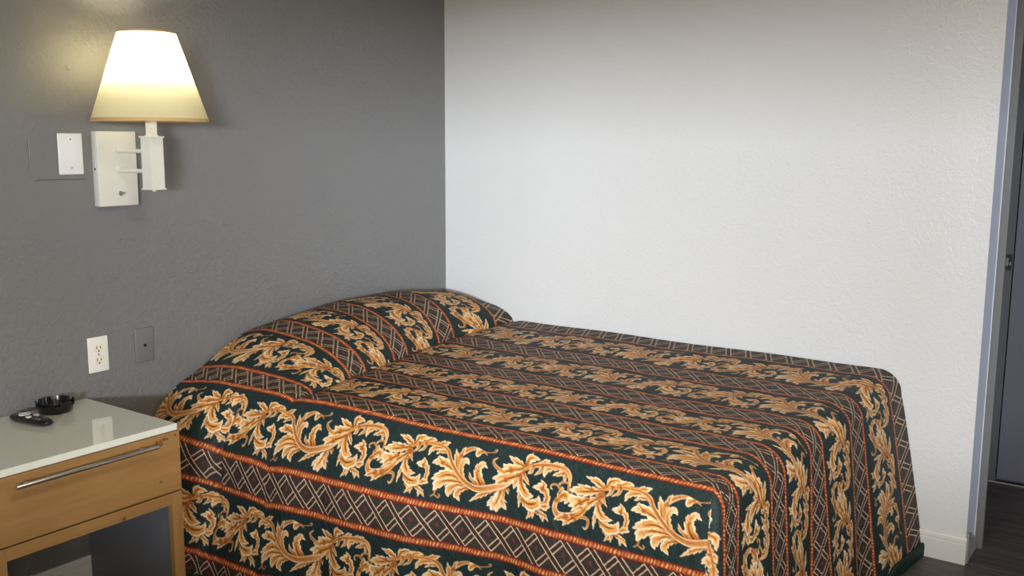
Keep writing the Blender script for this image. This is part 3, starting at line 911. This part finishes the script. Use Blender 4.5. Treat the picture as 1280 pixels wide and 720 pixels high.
t = thing('blank_plate', 'blank white wall plate left of the wall lamp', 'wall plate', (-1.8448 + .04, 0, 1.3144 + .063))
bm = plate_bm(-1.8448, 1.3144, .0797, .1253, .007, .0035)
obj('cover_plate', bm, M['white_plate'], t, True, 40)
for zz in (1.3144 + .107, 1.3144 + .021): obj('screw', screw_bm(-1.8046, -.0068, zz, .003), M['screw'], t)

# ---------------------------------------------------------------- wall lamp
M['lamp_white'] = plain('lamp_enamel', lin(222, 220, 209), 0.34)
M['brass_trim'] = plain('tan_braid', lin(206, 170, 116), 0.6, nscale=300, namt=.25)
lx, ly = -1.645, -.186
lamp = thing('wall_lamp', 'white wall lamp with a cream cone shade, lit, on the grey wall', 'lamp', (-1.664, 0, 1.33))
bp = obj('backplate', B((-1.7335, -.030, 1.2130), (-1.5965, -.0003, 1.4465), .0022, 2), M['lamp_white'], lamp, True, 40)
obj('screw', lathe(bmesh.new(), [(.0035, 0), (.0035, .0012)], (-1.7333, -.0155, 1.330), (-1, 0, 0), 12), M['dark_metal'], bp)
bm = lathe(bmesh.new(), [(.0075, 0), (.0075, .002), (.005, .003), (.005, .007), (.0022, .0075), (.003, .016), (.0015, .017)], (-1.660, -.0298, 1.252), (.25, -1, .12), 16)
obj('toggle_switch', bm, M['screw'], bp, True, 40)
for z in (1.387, 1.3255):
    bm = lathe(bmesh.new(), [(.0105, 0), (.0105, .003), (.0068, .004), (.0068, .152)], (-1.662, -.0295, z), (lx + .662 + 1.0, ly + .0295, -.001), 20)
    obj('arm', bm, M['lamp_white'], lamp, True, 40)
rot45 = math.radians(-40)
def sq(prof):
    return lathe(bmesh.new(), prof, (lx, ly, 0), (0, 0, 1), 4, rot45)
k2 = math.sqrt(2)
bm = sq([(.0235 * k2, 1.272), (.0235 * k2, 1.4285)]); bmesh.ops.bevel(bm, geom=list(bm.edges), offset=.0012, segments=2, affect='EDGES')
cm = obj('column', bm, M['lamp_white'], lamp)
for z in (1.2685, 1.4275):
    bm = sq([(.0265 * k2, z), (.0265 * k2, z + .0045)]); bmesh.ops.bevel(bm, geom=list(bm.edges), offset=.0008, segments=1, affect='EDGES'); obj('flange', bm, M['lamp_white'], cm)
obj('finial', lathe(bmesh.new(), [(.003, 0), (.006, .001), (.006, .006)], (lx, ly, 1.2625), n=16), M['lamp_white'], cm, True, 40)
bm = sq([(.0150 * k2, 1.432), (.0115 * k2, 1.437), (.0115 * k2, 1.53)]); obj('neck', bm, M['lamp_white'], lamp)
obj('socket', lathe(bmesh.new(), [(.020, 1.53), (.021, 1.535), (.021, 1.585), (.024, 1.590), (.024, 1.628), (FIT_R, 1.630), (FIT_R, 1.633), (.012, 1.634)], (lx, ly, 0), n=24), M['lamp_white'], lamp, True, 40)

def shade_mat():
    m = bpy.data.materials.new('cream_fabric_shade'); m.use_nodes = True; nt = m.node_tree
    nt.nodes.remove(nt.nodes['Principled BSDF'])
    out = nt.nodes['Material Output']
    v = coord(nt)
    c = mixc(nt, ntex(nt, v, 250, 2), lin(238, 231, 196), lin(232, 224, 186))
    df = N(nt, 'ShaderNodeBsdfDiffuse'); tr = N(nt, 'ShaderNodeBsdfTranslucent'); mx = N(nt, 'ShaderNodeMixShader')
    mx.inputs[0].default_value = 0.58
    nt.links.new(c, df.inputs[0]); nt.links.new(c, tr.inputs[0])
    nt.links.new(df.outputs[0], mx.inputs[1]); nt.links.new(tr.outputs[0], mx.inputs[2]); nt.links.new(mx.outputs[0], out.inputs['Surface'])
    return m
M['shade'] = shade_mat()
SZ0, SZ1, SR0, SR1 = 1.476, 1.744, .1725, .083
bm = lathe(bmesh.new(), [(SR0, SZ0), (SR1, SZ1)], (lx, ly, 0), n=72, caps=False)
sh = obj('lamp_shade', bm, M['shade'], lamp, True)
def band(z0, z1, name='trim_band'):
    rr = lambda z: SR0 + (SR1 - SR0) * (z - SZ0) / (SZ1 - SZ0)
    bm = lathe(bmesh.new(), [(rr(z0) - .0008, z0), (rr(z0) + .0012, z0), (rr(z1) + .0012, z1), (rr(z1) - .0008, z1), (rr(z0) - .0008, z0)], (lx, ly, 0), n=72, caps=False)
    obj(name, bm, M['brass_trim'], sh, True, 40)
band(SZ0 + .001, SZ0 + .0095); band(SZ1 - .006, SZ1)
bm = lathe(bmesh.new(), [(.0022, 0), (.0022, 1)], (lx, ly, SZ1 - .012), n=8); bm.free()
bm = bmesh.new()
for k in range(3):
    a = 2 * PI * k / 3 + .5
    lathe(bm, [(.0016, .004), (.0016, SR1 + .002)], (lx, ly, SZ1 - .012), (math.cos(a), math.sin(a), 0), 8)
lathe(bm, [(.009, -.003), (.009, .003)], (lx, ly, SZ1 - .012), n=16)
obj('spider', bm, M['screw'], lamp)
mb, nt, b = new_mat('lit_bulb_glass')
b.inputs['Base Color'].default_value = (1, .93, .8, 1); b.inputs['Emission Color'].default_value = (1, .89, .66, 1); b.inputs['Emission Strength'].default_value = BULB_W
bm = lathe(bmesh.new(), [(.013, 1.632), (.018, 1.640), (.0225, 1.655), (.0235, 1.668), (.021, 1.682), (.014, 1.692), (.002, 1.696)], (lx, ly, 0), n=24)
bulb = obj('bulb', bm, mb, lamp, True)

# ---------------------------------------------------------------- light
def light(name, typ, loc, energy, color, **kw):
    d = bpy.data.lights.new(name, typ); d.energy = energy; d.color = color
    for k, v in kw.items(): setattr(d, k, v)
    o = bpy.data.objects.new(name, d); COL.objects.link(o); o.location = loc
    return o
kd = Vector((.825, .565, 0)).normalized()                    # daylight slants in through the window behind the camera
kp = Vector((-4.98, K1_Y, 0)) - kd * 4.0
o = light('daylight', 'AREA', (kp.x, kp.y, K1_Z), K1_W, (.84, .91, 1.0), shape='RECTANGLE', size=K1_L, size_y=K1_H)
o.rotation_euler = (kd + Vector((0, 0, -.04))).to_track_quat('-Z', 'Y').to_euler()
o = light('passage_daylight', 'AREA', (.5, -4.68, 1.4), PASS_W, (.72, .85, 1.0), shape='RECTANGLE', size=.6, size_y=.9)
o.rotation_euler = Vector((0, 1, -.1)).to_track_quat('-Z', 'Y').to_euler()
o = light('warm_fill', 'POINT', (-4.0, -3.7, 1.55), FILL_W, (1, .86, .65), shadow_soft_size=.22)  # unseen warm fill added behind the camera to lift the upper walls
o = light('ceiling_lamp', 'AREA', (-2.3, -2.1, 2.40), CEIL_W, (1, .91, .76), shape='DISK', size=.45)
w = bpy.data.worlds.new('world'); SC.world = w; w.use_nodes = True
w.node_tree.nodes['Background'].inputs[0].default_value = (.95, .97, 1, 1)
w.node_tree.nodes['Background'].inputs[1].default_value = WORLD

# ---------------------------------------------------------------- camera
yaw, pitch, roll = 0.95299, 0.15020, 0.0047
cyw, syw, cp, sp_ = math.cos(yaw), math.sin(yaw), math.cos(pitch), math.sin(pitch)
fw = Vector((syw * cp, cyw * cp, -sp_)); rt = Vector((cyw, -syw, 0)); up = rt.cross(fw)
r2 = math.cos(roll) * rt + math.sin(roll) * up; u2 = -math.sin(roll) * rt + math.cos(roll) * up
cd = bpy.data.cameras.new('camera'); cam = bpy.data.objects.new('camera', cd); COL.objects.link(cam)
cd.sensor_width = 36; cd.lens = 1216.17 / 1280 * 36; cd.clip_start = .05
cam.matrix_world = Matrix(((r2.x, u2.x, -fw.x, -3.46578), (r2.y, u2.y, -fw.y, -2.83959), (r2.z, u2.z, -fw.z, 1.42332), (0, 0, 0, 1)))
SC.camera = cam
SC.view_settings.view_transform = 'Standard'; SC.view_settings.look = 'None'
SC.view_settings.exposure = EXPOSURE; SC.view_settings.gamma = 1; SC.view_settings.use_curve_mapping = False
SC.cycles.max_bounces = 8; SC.cycles.diffuse_bounces = 5
